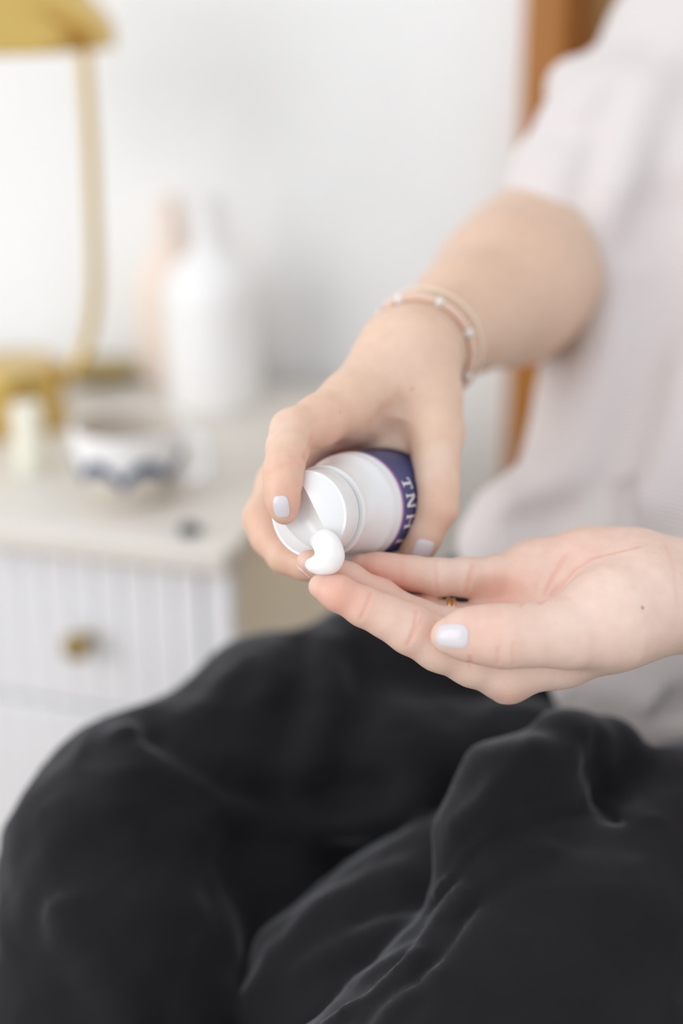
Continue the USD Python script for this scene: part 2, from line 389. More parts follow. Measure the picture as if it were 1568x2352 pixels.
part(mg, 'lining', trimesh.util.concatenate([band(cst(0.0046), cst(0.0585), -0.0022, inner=0.0036), trimesh.creation.cylinder(0.0285, 0.001, sections=48).apply_translation((0, 0, 0.0053))]), M['raw_clay'], label='bare clay inside')
hx = [(math.cos(t) * 0.015 + 0.047, 0, 0.034 + math.sin(t) * 0.016) for t in np.linspace(2.05, -2.05, 22)]
hd = tube(hx, 0.0062, 14); hd.apply_transform(trimesh.transformations.rotation_matrix(math.radians(-8), (0, 0, 1)))
part(mg, 'handle', hd, M['white_glaze'], smooth=True, label='white looped handle')

# white bottle vase, pink bottle behind it
pv = on_top(492, 925)
sv = 0.90
wv = thing('bottle_vase', 'matt white ceramic bottle vase with slim neck', 'vase', pv)
part(wv, 'body', lathe([(0, 0), (.040, 0), (.0425, .003), (.0432, .02), (.0432, .098), (.041, .111), (.034, .125), (.024, .135), (.016, .141), (.0125, .148)], 72), M['white_ceramic'])
part(wv, 'neck', lathe([(.0125, .1475), (.0115, .156), (.0112, .183), (.0135, .189), (.0125, .191), (.0095, .189), (.009, .156), (.0125, .1475)], 48), M['white_ceramic'])
pk = on_top(405, 868)
pb = thing('bottle', 'pale pink clay bottle with tapering neck behind the white vase', 'bottle', pk)
part(pb, 'body', lathe([(0, 0), (.031, 0), (.034, .004), (.035, .03), (.035, .085), (.032, .104), (.024, .120), (.0165, .130)], 64), M['pink_clay'])
part(pb, 'neck', lathe([(.0165, .1295), (.0135, .139), (.0110, .166), (.0095, .176), (0, .176)], 48), M['pink_clay'])

# brass desk lamp: drum base, rod curving up on the right, domed shade
pl = on_top(36, 972)
lp = thing('desk_lamp', 'brass desk lamp with curved rod and domed brass shade', 'lamp', pl)
part(lp, 'base', lathe([(0, 0), (.046, 0), (.048, .002), (.048, .007), (.0445, .009), (.0445, .052), (.042, .056), (0, .057)], 72), M['brass'], smooth=35, label='brass drum base')
def at_y(px, py, Y):
    return P(px, py, Y / (math.cos(PITCH) - (py - 1176) / FPX * math.sin(PITCH)))
rod = [at_y(x, y, pl[1]) - pl for x, y in ((112, 905), (150, 872), (184, 828), (207, 764), (218, 690), (220, 620), (212, 400), (199, 200), (188, 60), (180, -70), (164, -125), (128, -160), (70, -168), (5, -150), (-28, -110), (-33, -60))]
rod = A(rod)
for _ in range(3):
    q = np.empty((2 * len(rod), 3)); q[0::2] = rod; q[1:-1:2] = (rod[:-1] + rod[1:]) / 2; q[-1] = rod[-1]
    q = q[:-1]; q[1:-1] = (q[:-2] + 2 * q[1:-1] + q[2:]) / 4; rod = q
part(lp, 'rod', tube(rod, 0.0052, 18), M['brass'], True, label='slim curved brass rod')
so = on_top(60, 975) - pl
sh = lathe([(.0965, .3185), (.098, .320), (.0982, .331), (.094, .341), (.078, .360), (.050, .378), (.020, .388), (.010, .390), (.010, .386), (.020, .384), (.049, .374), (.076, .357), (.0915, .339), (.0955, .329), (.0965, .3185)], 80)
part(lp, 'lamp_shade', sh.apply_translation(so), M['brass'], 40, label='domed brass shade')
bl = trimesh.creation.icosphere(3, .022); bl.apply_translation(so + A([0, 0, .352]))
part(lp, 'bulb', bl, M['white_ceramic'], True)
pt = on_top(235, 872)
ty = thing('trinket_dish', 'small shallow brass dish behind the blue and white mug', 'dish', pt)
part(ty, 'dish', lathe([(0, 0), (.022, 0), (.030, .004), (.038, .012), (.0385, .013), (.037, .013), (.029, .006), (.021, .002), (0, .002)], 56), M['dark_brass'])
pc = on_top(72, 1082)
cd = thing('candle', 'short cream pillar candle standing in front of the brass lamp base', 'candle', pc)
part(cd, 'wax', lathe([(0, 0), (.0118, 0), (.0124, .0008), (.0124, .054), (.0112, .0565), (.006, .0558), (0, .0552)], 40), M['wax'])
part(cd, 'wick', tube([(0, 0, .054), (.0003, 0, .058), (.0012, 0, .0605)], .0007, 8), M['pebble'], True)
po = on_top(436, 1228)
pe = trimesh.creation.icosphere(3, 1.0); pe.vertices *= (0.0085, 0.0065, 0.0048); pe.vertices += 0.0006 * (meshkit.noise(pe.vertices * 300, 3)[:, None] - .5); pe.apply_translation(po + A([0, 0, .0044]))
tag(part(None, 'pebble', pe, M['pebble'], True), 'tiny dark stone lying on front edge of nightstand', 'stone')

# bed under the seated person
bd = thing('bed', 'low bed under the seated person with beige cover', 'bed', room(0, 0, 0), ROT)
part(bd, 'bed_base', rbox(1.5, 1.30, 0.22, 0.01, (0.88, -0.98, 0.15)), M['pale_wood'])
part(bd, 'mattress', rbox(1.52, 1.32, 0.20, 0.05, (0.88, -0.98, 0.3605)), M['bedding'])
for a in (0.18, 1.58):
    for b in (-1.58, -0.38): part(bd, 'bed_leg', rbox(0.06, 0.06, 0.045, 0.004, (a, b, 0.0228)), M['pale_wood'])

#@@BOTTLE
# ================================================================== pump bottle
BH = P(708, 1181, 0.612)                                  # centre of the pump's pressed face
th = math.radians(30)
AX = math.sin(th) * (0.985 * RGT + 0.17 * UPV) + math.cos(th) * FWD; AX /= np.linalg.norm(AX)   # from pump to bottle foot
BB = basis(AX, RGT)                                       # x: to the right of the picture and towards the camera
def bot(x, y, t): return BH + BB @ A([x, y, t])
pb_ = thing('pump_bottle', 'white pump bottle with navy label held in the right hand', 'bottle')
def part_at(parent, name, mesh, m, smooth=30, label=None):
    return part(parent, name, placed(mesh, BB, BH), m, smooth, label)
RB = 0.0248
shoulder = lathe([(0, .0125), (.0188, .0125), (.0198, .0126), (.0203, .0132), (.0205, .0144), (.0203, .0158), (.0197, .0166), (.0196, .0185), (.0202, .0225), (.0212, .0270), (.0226, .0300), (.0238, .0314), (.0245, .0330), (.0246, .0350), (.0239, .0361), (.0246, .0370), (.0250, .0380), (.0250, .0402), (.0246, .0410), (.0, .0412)], 120)
part_at(pb_, 'shoulder', shoulder, M['white_plastic'], 28, 'white stepped collar and shoulder')
part_at(pb_, 'foil_ring', lathe([(.0200, .0412), (RB + .00005, .0412), (RB + .00015, .0418), (RB, .0424), (.02, .0424)], 120), M['purple_foil'], label='thin purple foil ring')
part_at(pb_, 'body', lathe([(0, .0424), (RB, .0424), (RB, .0985), (RB - .0012, .1005), (0, .1008)], 120), M['navy_label'], label='navy printed body')
# head: a low dome scooped for the thumb, the scoop running out to the nozzle
hp = manifold3d.Manifold.revolve(manifold3d.CrossSection([[(0, 0), (.0187, 0), (.0189, -.0012), (.0188, -.0108), (.0180, -.0122), (0, -.0122)][::-1]]), 160)
dome_ = manifold3d.Manifold.sphere(0.0335, 200).translate((0, 0, -0.0285)) ^ manifold3d.Manifold.cylinder(0.03, 0.0187, 0.0187, 160).translate((0, 0, -0.006))
dome_ = dome_
head = (hp + dome_)
SC = A([0.62, 0.78, 0.0]); SC /= np.linalg.norm(SC)       # direction of the scoop in the head's own plane (x right, y down)
# head frame: z points back out of the face towards the viewer, x as the bottle's, y flipped
c0, c1 = A([0, 0, 0.0165]) - SC * 0.022, A([0, 0, 0.0082]) + SC * 0.0125
def frustum(a, b, ra, rb, n=96):
    s0 = manifold3d.Manifold.sphere(ra, n).translate(tuple(a)); s1 = manifold3d.Manifold.sphere(rb, n).translate(tuple(b))
    return manifold3d.Manifold.batch_hull([s0, s1])
HS = A([[1, 0, 0], [0, -1, 0], [0, 0, -1]], float)         # head frame -> bottle frame
SCv = A([SC[0], -SC[1], 0])
SCn = A([-SCv[1], SCv[0], 0])
c0 = A([0, 0, -0.0014 + 0.0125]) - SCv * 0.013 - SCn * 0.0022; c1 = A([0, 0, -0.0016 + 0.0055]) + SCv * 0.0155 - SCn * 0.0022
head = head - frustum(c0, c1, 0.0125, 0.0055)
hm = trimesh.Trimesh(*meshkit.arrays(head)[:2], process=True)
hm.apply_transform(np.block([[HS, np.zeros((3, 1))], [np.zeros((1, 3)), np.ones((1, 1))]]))
part_at(pb_, 'pump_head', hm, M['white_plastic'], 24, 'glossy white pump head with thumb scoop and nozzle')
def head_pt(along, out): return BH + BB @ (HS @ (SCv * along - SCn * 0.0022 + A([0, 0, out])))
# print on the label, turned so that the letters stand towards the foot
def letter(strokes, w=0.00085):
    return unary_union([LineString(s).buffer(w / 2 * k, cap_style=2) for s, k in strokes])
L_T = letter([([(.0027, 0), (.0027, .0080)], 1.3), ([(.0012, .0003), (.0042, .0003)], .7), ([(0, .0077), (.0054, .0077)], .8), ([(.0003, .0079), (.0003, .0062)], .7), ([(.0051, .0079), (.0051, .0062)], .7)])
L_N = letter([([(.0006, 0), (.0006, .0080)], .9), ([(.0008, .0080), (.0050, 0.0002)], 1.4), ([(.0053, 0), (.0053, .0080)], .9), ([(-.0004, .0003), (.0016, .0003)], .7), ([(.0043, .0077), (.0063, .0077)], .7), ([(-.0004, .0077), (.0008, .0077)], .7)])
L_H = letter([([(.0006, 0), (.0006, .0080)], 1.2), ([(.0052, 0), (.0052, .0080)], 1.2), ([(.0006, .0040), (.0052, .0040)], .6), ([(-.0004, .0003), (.0016, .0003)], .6), ([(.0042, .0003), (.0062, .0003)], .6)])
L_I = letter([([(.0006, 0), (.0006, .0080)], 1.3), ([(-.0006, .0003), (.0018, .0003)], .6), ([(-.0006, .0077), (.0018, .0077)], .6)])
for shape, ph0 in ((L_T, 32.0), (L_N, 14.0), (L_H, -8.0), (L_I, -37.0)):
    ms = [trimesh.creation.extrude_polygon(g, 0.00016, engine='earcut') for g in getattr(shape, 'geoms', [shape])]
    ms = trimesh.util.concatenate(ms).subdivide_to_size(0.0008)
    x, y, z = ms.vertices.T
    ang = -math.radians(ph0) + x / RB                     # reading direction runs down the visible side
    ms.vertices = np.stack([(RB - .00002 + z) * np.cos(ang), (RB - .00002 + z) * np.sin(ang), 0.0452 + y], 1)
    if ms.volume < 0: ms.invert()
    part_at(pb_, 'letter', ms, M['label_ink'], False, 'pale serif letter printed on the label')
def sd_bottle(p):
    q = (p - BH.astype(np.float32)) @ BB.astype(np.float32)
    r = np.hypot(q[..., 0], q[..., 1]); z = q[..., 2]
    rad = np.interp(z, [-.004, 0, .012, .013, .02, .031, .035, .1], [.010, .0186, .0188, .0198, .0205, .0235, RB, RB]).astype(np.float32)
    return np.maximum(r - rad, np.maximum(-.0042 - z, z - 0.1008))

#@@HANDS
# ================================================================== the person
person = thing('person', 'seated person in blush knit top and black trousers pumping lotion onto open left palm', 'person')
f32 = lambda p: np.asarray(p, np.float32)

# ---- left hand, palm up: (pixel x, pixel y, depth, radius in pixels)
LH = dict(
    index=joints([(737, 1347, .6000, 29), (775, 1362, .6000, 39), (836, 1394, .6015, 43), (890, 1418, .6030, 47), (942, 1445, .6050, 55), (1010, 1480, .6085, 60), (1090, 1510, .6135, 66), (1165, 1530, .6180, 72)]),
    middle=joints([(706, 1289, .6105, 25), (735, 1298, .6120, 31), (800, 1331, .6155, 36), (872, 1372, .6190, 40), (960, 1425, .6225, 46), (1040, 1450, .6255, 52), (1110, 1470, .6290, 60)]),
    ring=joints([(800, 1338, .632, 22), (850, 1362, .633, 27), (905, 1388, .634, 30), (975, 1404, .635, 33), (1029, 1414, .6350, 31), (1075, 1420, .636, 31), (1120, 1420, .637, 44)]),
    pinky=joints([(828, 1294, .6290, 22), (868, 1305, .6295, 33), (905, 1312, .6300, 36), (950, 1317, .6310, 37), (1005, 1326, .6330, 41), (1070, 1326, .6360, 43), (1130, 1332, .6385, 56)]),
    thumb=joints([(1024, 1462, .5875, 33), (1062, 1458, .5870, 47), (1110, 1458, .5870, 56), (1165, 1462, .5880, 64), (1240, 1458, .5910, 64), (1310, 1452, .5960, 76), (1400, 1420, .6050, 112), (1470, 1385, .6130, 118)]))
L_PALM = [joints([(1165, 1530, .6180, 76), (1290, 1490, .6210, 84), (1420, 1430, .6240, 96), (1540, 1376, .6290, 98)]),
          joints([(1110, 1468, .6300, 62), (1250, 1430, .6330, 80), (1400, 1390, .6340, 110), (1540, 1372, .6310, 98)]),
          joints([(1125, 1412, .6385, 46), (1230, 1390, .6400, 90), (1400, 1360, .6380, 120), (1540, 1368, .6310, 100)]),
          joints([(1150, 1336, .6390, 58), (1230, 1326, .6410, 84), (1350, 1318, .6380, 102), (1450, 1326, .6340, 108), (1545, 1366, .6300, 96)])]
L_ARM = joints([(1500, 1368, .6270, 102), (1568, 1369, .6290, 104), (1700, 1374, .6330, 112), (1900, 1385, .640, 150), (2250, 1400, .655, 200), (2480, 1380, .67, 215)])
LKN = joints([(1165, 1570, .6230, 47), (1150, 1560, .622, 40)])

def left_core(p):
    f = None
    for n_ in ('index', 'middle', 'ring', 'pinky'):
        c = chain(p, LH[n_], 0.004)
        f = c if f is None else smin(f, c, 0.0012)
    palm = None
    for b in L_PALM:
        c = chain(p, b, 0.006); palm = c if palm is None else smin(palm, c, 0.008)
    palm = smin(palm, chain(p, L_ARM, 0.01), 0.012)
    palm = smin(palm, chain(p, LKN), 0.006)
    o = smin(f, palm, 0.0045)
    t = chain(p, LH['thumb'], 0.008)
    w = np.clip(((p - f32(LH['thumb'][3][0])) @ f32(RGT)) / 0.045, 0, 1)
    return smin(o, t, 0.0012 + 0.0115 * w)
L_CREASES = []
def left_hand(p):
    d = left_core(p)
    for pts, depth, w in L_CREASES:
        d = d + depth * np.exp(-(line_dist(p, pts) / w) ** 2)
    return d
for pts, depth, w in (
        ([(853, 1362), (842, 1392), (829, 1421)], .00045, .0007), ([(958, 1404), (952, 1440), (936, 1482)], .00045, .0008), ([(968, 1422), (945, 1470)], .0003, .0007),
        ([(1079, 1509), (1081, 1530)], .0005, .0007), ([(923, 1284), (922, 1340)], .0003, .0007), ([(1000, 1288), (1004, 1364)], .0004, .0008),
        ([(1088, 1297), (1078, 1330), (1073, 1362)], .0008, .0009), ([(1093, 1303), (1083, 1335)], .0004, .0007),
        ([(1240, 1385), (1254, 1377), (1290, 1340), (1316, 1308), (1360, 1280), (1422, 1265), (1469, 1254)], .0006, .0010),
        ([(1240, 1384), (1257, 1352), (1270, 1327), (1298, 1275)], .0007, .0009),
        ([(1195, 1392), (1212, 1372), (1232, 1345)], .0006, .0009),
        ([(1135, 1368), (1190, 1384)], .0040, .0085), ([(1145, 1490), (1142, 1524)], .0003, .001), ([(1180, 1480), (1178, 1526)], .0003, .001),
        ([(1530, 1250), (1548, 1300), (1556, 1380)], .0002, .0012)):
    tr = trace(left_core, pts, 3)
    if len(tr) > 1: L_CREASES.append((tr, depth, max(w, .0008)))

# ---- right hand round the bottle
RH = dict(
    thumb=joints([(653, 1176, .6105, 29), (651, 1150, .6100, 38), (651, 1112, .6105, 42), (652, 1078, .6130, 44), (660, 1030, .6210, 47), (672, 990, .6300, 50), (735, 965, .6420, 58), (800, 925, .6560, 68), (870, 870, .6720, 80)]),
    index=joints([(745, 1306, .6400, 28), (700, 1294, .6440, 35), (655, 1276, .6490, 38), (622, 1232, .6560, 43), (606, 1190, .6620, 45), (640, 1110, .6700, 48), (720, 1010, .6800, 54)]),
    middle=joints([(830, 1270, .6850, 30), (775, 1262, .6890, 36), (725, 1225, .6940, 40), (700, 1180, .6990, 44), (735, 1090, .7020, 48), (790, 1000, .6980, 56)]),
    ring=joints([(905, 1255, .7080, 30), (870, 1250, .7130, 36), (835, 1210, .7170, 40), (825, 1160, .7190, 44), (850, 1080, .7160, 48), (880, 990, .7050, 56)]),
    pinky=joints([(950, 1290, .6520, 28), (956, 1262, .6520, 36), (972, 1225, .6510, 42), (1000, 1165, .6510, 48), (1001, 1110, .6535, 49), (1001, 1060, .6590, 51), (1001, 1000, .6650, 57), (985, 930, .6730, 66)]))
R_PALM = [joints([(932, 822, .6820, 100), (880, 905, .6760, 76), (800, 960, .6650, 58), (720, 1000, .6720, 52)]),
          joints([(932, 822, .6820, 100), (900, 910, .6900, 80), (800, 1000, .7000, 58)]),
          joints([(935, 822, .6840, 100), (930, 910, .6960, 80), (890, 990, .7060, 58)]),
          joints([(936, 830, .6830, 98), (912, 930, .6790, 84), (896, 1020, .6800, 78)]),
          joints([(940, 822, .6820, 100), (980, 905, .6760, 70), (1000, 985, .6680, 57)])]
R_ARM = joints([(938, 815, .6860, 100), (975, 795, .7200, 96), (1075, 722, .7800, 118), (1160, 668, .8250, 160), (1205, 640, .8700, 176)])
R_UPPER = joints([(1205, 640, .8700, 172), (1310, 510, .8980, 150), (1440, 290, .9250, 132), (1760, -120, .965, 95)])
def right_core(p):
    f = None
    for n_ in ('index', 'middle', 'ring', 'pinky'):
        c = chain(p, RH[n_], 0.005)
        f = c if f is None else smin(f, c, 0.0012)
    palm = None
    for b in R_PALM:
        c = chain(p, b, 0.008); palm = c if palm is None else smin(palm, c, 0.009)
    palm = smin(palm, chain(p, R_ARM, 0.02), 0.004)
    palm = smin(palm, chain(p, R_UPPER, 0.02), 0.02)
    o = smin(f, palm, 0.007)
    t = chain(p, RH['thumb'], 0.004)
    w = np.clip(((p - f32(RH['thumb'][4][0])) @ f32(RGT)) / 0.02, 0, 1)
    o = smin(o, t, 0.0012 + 0.010 * w)
    cut = 0.0003 - sd_bottle(p)
    return -smin(-o, -cut, 0.0012)
R_CREASES = []
def right_hand(p):
    d = right_core(p)
    for pts, depth, w in R_CREASES:
        d = d + depth * np.exp(-(line_dist(p, pts) / w) ** 2)
    return d
for pts, depth, w in (([(610, 1086), (640, 1074), (676, 1062)], .0003, .001), ([(693, 1070), (680, 1052), (668, 1046)], .0005, .001), ([(846, 1005), (852, 985), (850, 970)], .0005, .0012),
                      ([(935, 1020), (942, 1060)], .0006, .0015), ([(905, 990), (880, 960), (915, 935)], .0025, .006), ([(716, 1010), (708, 1036), (700, 1050)], .0006, .0016)):
    tr = trace(right_core, pts, 3)
    if len(tr) > 1: R_CREASES.append((tr, depth, w))

SKIN = A([0.69, 0.490, 0.365]); SKIN_L = A([0.725, 0.530, 0.440]); RED = A([0.74, 0.36, 0.275]); PALE = A([0.775, 0.60, 0.51])
def tone(V, reds, pales, base=SKIN, lines=()):
    c = np.tile(base, (len(V), 1))
    for lst, col in ((pales, PALE), (reds, RED)):
        for pt, rad, amt in lst:
            w = amt * np.exp(-((V - pt) ** 2).sum(1) / rad ** 2)
            c = c * (1 - w[:, None]) + col * w[:, None]
    for tr, depth, w in lines:
        if w > .002: continue
        k = 0.45 * min(1, depth / .0006) * np.exp(-(line_dist(V.astype(np.float32), tr) / (w * 1.3)) ** 2)[:, None]
        c = c * (1 - k) + RED * k
    return c
def near(js, i): return js[i][0]
Lm = nets(left_hand, P(690, 1180, .66) - A([.02, .10, .06]), P(1640, 1180, .60) + A([.0, .10, .06]), 0.0009)
V = Lm.vertices
reds = [(near(LH['index'], 1) - FWD * .006, .015, .75), (near(LH['middle'], 1), .013, .5), (near(LH['pinky'], 1) - UPV * .004, .016, .95), (near(LH['ring'], 2), .012, .5), (near(LH['index'], 4), .014, .3), (near(LH['index'], 2), .010, .2),
        (hit(left_core, 1150, 1378), .010, .6), (hit(left_core, 1095, 1440), .016, .25), (hit(left_core, 1180, 1330), .014, .15), (hit(left_core, 1170, 1610), .012, .35), (hit(left_core, 1320, 1240), .018, .2)]
pales = [(hit(left_core, 1400, 1390), .03, .75), (hit(left_core, 1470, 1330), .03, .5), (hit(left_core, 1040, 1345), .012, .5), (hit(left_core, 900, 1440), .014, .4), (hit(left_core, 1200, 1570), .02, .5), (hit(left_core, 1230, 1450), .02, .4)]
Lc = tone(V, reds, pales, SKIN_L, L_CREASES)
Rm = nets(right_hand, P(545, 1180, .62) - A([.01, .03, .06]), P(1060, 840, .70) + A([.015, .07, .06]), 0.00135)
V = Rm.vertices
reds = [(near(RH['thumb'], 1) + RGT * .004, .014, .75), (near(RH['thumb'], 3), .009, .3), (near(RH['index'], 3), .014, .5), (near(RH['index'], 1), .014, .45), (near(RH['pinky'], 3), .013, .45), (near(RH['pinky'], 1), .012, .45), (hit(right_core, 760, 1015), .014, .35)]
pales = [(hit(right_core, 930, 800), .022, .35), (hit(right_core, 640, 980), .010, .4), (hit(right_core, 1000, 1060), .014, .4)]
Rc = tone(V, reds, pales, SKIN, R_CREASES)
# the same surface further up the arms, at a coarser step
def box_cut(f, n, at):
    n, at = f32(n), f32(at)
    return lambda p: np.maximum(f(p), (at - p) @ n)
cutR = P(1000, 780, .715); dirR = P(1160, 668, .8250) - P(975, 795, .7200); dirR /= np.linalg.norm(dirR)
fine_keep = (Rm.vertices[Rm.faces].mean(1) - cutR) @ dirR < 0.004
RA = nets(box_cut(right_core, dirR, cutR), P(900, 1000, .70) - A([.02, .04, .02]), P(1750, -150, .98) + A([.06, .10, .06]), 0.0035)
LA = nets(box_cut(left_core, RGT, P(1588, 1370, .62)), P(1600, 1700, .60) - A([.01, .08, .06]), P(2600, 900, .70) + A([.04, .10, .04]), 0.004)
Rm = trimesh.Trimesh(Rm.vertices, Rm.faces[fine_keep], process=False)
parts_ = [(Lm, Lc), (Rm, Rc), (RA, tone(RA.vertices, [], [])), (LA, tone(LA.vertices, [], [], SKIN_L))]
allm = trimesh.util.concatenate([a for a, _ in parts_]); allc = np.vstack([b for _, b in parts_])
M['skin'] = skin_material([(hit(left_core if x > 1200 else right_core, x, y), R_(r, .63), c) for x, y, r, c in MOLES])
bodyp = part(person, 'body', allm, M['skin'], True, label='bare forearms and hands')
UsdGeom.PrimvarsAPI(bodyp).CreatePrimvar('tone', Sdf.ValueTypeNames.Color3fArray, 'vertex').Set(Vt.Vec3fArray.FromNumpy(allc.astype(np.float32)))

def nail(f, centre, long_dir, length, width, m, label, thick=0.0004, square=3.8, lift=0.00025):
    c = A(centre, float); nrm = grad(f, c[None])[0].astype(float)
    u = A(long_dir, float); u -= nrm * (u @ nrm); u /= np.linalg.norm(u); w = np.cross(nrm, u)
    n = 22; V = [c.copy()]; F = []
    rings = 9
    for i in range(1, rings + 1):
        for k in range(n * 2):
            a = k / (n * 2) * 2 * math.pi
            ca, sa = math.cos(a), math.sin(a)
            rr = (abs(ca) ** square + abs(sa) ** square) ** (-1 / square) * i / rings
            V.append(c + u * rr * ca * length / 2 + w * rr * sa * width / 2)
    V = A(V); N2 = n * 2
    for _ in range(6):
        g = grad(f, V); V = V - f(V.astype(np.float32))[:, None] * g * 0.9
    g = grad(f, V).astype(float)
    e = np.concatenate([[0], np.repeat(np.arange(1, rings + 1), N2) / rings])
    top = V + g * (lift + thick * (1 - e ** 4))[:, None]; botm = V - g * 0.0008
    for k in range(N2): F.append([0, 1 + k, 1 + (k + 1) % N2])
    for i in range(rings - 1):
        for k in range(N2):
            a, b = 1 + i * N2 + k, 1 + i * N2 + (k + 1) % N2
            F += [[a, a + N2, b + N2], [a, b + N2, b]]
    F = A(F); m0 = len(V); G = F[:, ::-1] + m0; S = []
    for k in range(N2):
        a, b = 1 + (rings - 1) * N2 + k, 1 + (rings - 1) * N2 + (k + 1) % N2
        S += [[a, a + m0, b + m0], [a, b + m0, b]]
    t = trimesh.Trimesh(np.vstack([top, botm]), np.vstack([F, G, A(S)]), process=False)
    if t.volume < 0: t.invert()
    return part(person, 'nail', t, m, 50, label)
nail(right_hand, hit(right_hand, 645, 1165), P(647, 1195, .6) - P(644, 1140, .6), R_(56, .6), R_(40, .6), M['nail_paint'], 'lavender white thumbnail on the pump')
nail(left_hand, hit(left_hand, 1037, 1461), P(1000, 1462, .585) - P(1070, 1465, .585), R_(80, .585), R_(60, .585), M['nail_paint'], 'lavender white nail of the open thumb')
nail(right_hand, hit(right_hand, 972, 1264), P(962, 1290, .64) - P(975, 1235, .64), R_(52, .64), R_(50, .64), M['nail_paint'], 'lavender nail beside the navy label')
lo_tip = LH['middle'][0][0]; bk = -UPV * 0.75 - RGT * 0.25 + FWD * 0.35
nail(left_hand, lo_tip + bk / np.linalg.norm(bk) * R_(27, .61) + RGT * 0.001, P(690, 1290, .61) - P(735, 1318, .614), R_(50, .61), R_(44, .61), M['nail_bare'], 'clear nail of the fingertip under the lotion', lift=0.0003)

# lotion: a soft comma from the nozzle to the fingertip
noz_p = head_pt(0.0120, 0.0016)
CR = [(noz_p, .0036)] + joints([(742, 1243, .6010, 22), (755, 1256, .5995, 25), (759, 1274, .5990, 25), (754, 1292, .5995, 23), (737, 1300, .6005, 16), (719, 1300, .6015, 10), (709, 1297, .6025, 6)])
def lotion_f(p):
    d = chain(p, CR, 0.004)
    d = d + 0.0006 * (np.sin(p[..., 0] * 420 + 1.0) * np.sin(p[..., 2] * 380) * 0.5)
    return -smin(-d, left_core(p) + 0.0002, 0.0005)
lo_m = nets(lotion_f, P(690, 1330, .60) - A([.006, .03, .008]), P(800, 1200, .60) + A([.006, .03, .008]), 0.0007)
tag(part(None, 'lotion', lo_m, M['cream'], True), 'dollop of white lotion curling from pump nozzle onto fingertip', 'lotion')

# two thin gold rings on the ring finger
def ring_round(f, c, ax, px_r, m, start=0.004, n=64):
    B = basis(ax); out = []
    for a in np.arange(n) / n * 2 * math.pi:
        d = B[:, 0] * math.cos(a) + B[:, 1] * math.sin(a); r = 0.001
        while r < 0.05 and float(f(f32(c + d * r)[None])[0]) < px_r: r += 0.0002
        out.append(r)
    out = A(out)
    for _ in range(6): out = (np.roll(out, 1) + out * 2 + np.roll(out, -1)) / 4
    return [c + r * (B[:, 0] * math.cos(a) + B[:, 1] * math.sin(a)) for r, a in zip(out, np.arange(n) / n * 2 * math.pi)]
rf = lambda p: chain(p, LH['ring'], 0.004)
rd = LH['ring'][4][0] - LH['ring'][3][0]; rd /= np.linalg.norm(rd)
for i, off in enumerate((-0.0011, 0.0011)):
    c = P(1029, 1414, .6355) + rd * off
    ri = part(None, 'ring', tube(ring_round(rf, c, rd, 0.0002, None), 0.0009, 10, True), M['gold'], True)
    tag(ri, ('thin gold ring nearer the fingertip on the open hand', 'thin gold ring nearer the palm on the open hand')[i], 'ring')

# bracelets on the right wrist
wf = lambda p: np.minimum(chain(p, R_ARM, 0.02), 1)
bax = R_ARM[2][0] - R_ARM[0][0]; bax /= np.linalg.norm(bax)
bc = P(953, 803, .7120)
loop = A(ring_round(wf, bc, bax + 0.12 * UPV, 0.0016, None, n=120))
def along(loop, spacing_fn):
    L = np.linalg.norm(np.roll(loop, -1, 0) - loop, axis=1); s = np.concatenate([[0], np.cumsum(L)]); pts = np.vstack([loop, loop[:1]])
    at = 0.0; i = 0
    while True:
        sz, kind = spacing_fn(i)
        if at + sz > s[-1]: return
        mid = at + sz / 2
        p0 = A([np.interp(mid, s, pts[:, k]) for k in range(3)]); p1 = A([np.interp(min(mid + .0008, s[-1]), s, pts[:, k]) for k in range(3)])
        yield p0, p1 - p0, sz, kind
        at += sz; i += 1
br = thing('bracelet', 'coral disc bead bracelet with white pearls on the right wrist', 'bracelet')
part(br, 'cord', tube(loop, 0.0005, 6, True), M['cream_cord'], True)
nbead = 0
def disc_bead(r, l):
    return lathe([(0, -l / 2), (r * .85, -l / 2), (r, -l * .25), (r, l * .25), (r * .85, l / 2), (0, l / 2)], 14)
for p0, t, sz, kind in along(loop, lambda i: (0.0052, 'pearl') if i % 9 == 4 else (0.0020, 'coral')):
    B = basis(t)
    q = p0 - CAM; left = 784 + FPX * (q @ RGT) / (q @ FWD) < 885
    m_ = M['coral_bead'] if kind == 'coral' else M['pearl']
    if left and kind == 'coral': m_ = M[('clear_bead', 'pearl', 'coral_bead')[nbead % 3]]
    nbead += 1
    part(br, 'bead', placed(disc_bead(0.0021, sz * .96) if kind == 'coral' else trimesh.creation.icosphere(2, 0.0027), B, p0), m_, 40)
b2 = thing('bracelet', 'pale cream cord bracelet further up the wrist behind the coral beads', 'bracelet')
loop2 = ring_round(wf, bc + bax * 0.0125, bax + 0.06 * UPV, 0.0026, None, n=96)
part(b2, 'cord', tube(loop2, 0.0009, 10, True), M['cream_cord'], True)

#@@CLOTHES
# ---- clothing
class Cloth:
    def __init__(self, base): self.base = base; self.folds = []
    def __call__(self, p):
        d = self.base(p)
        for pts, h, w, wide in self.folds:
            ld = line_dist(p, pts)
            d = d - h * np.exp(-(ld / w) ** 2)
        return d
    def fold(self, pts, h, w, n=4):
        tr = trace(self, pts, n)
        if len(tr) > 1: self.folds.append((tr, h, w, None))

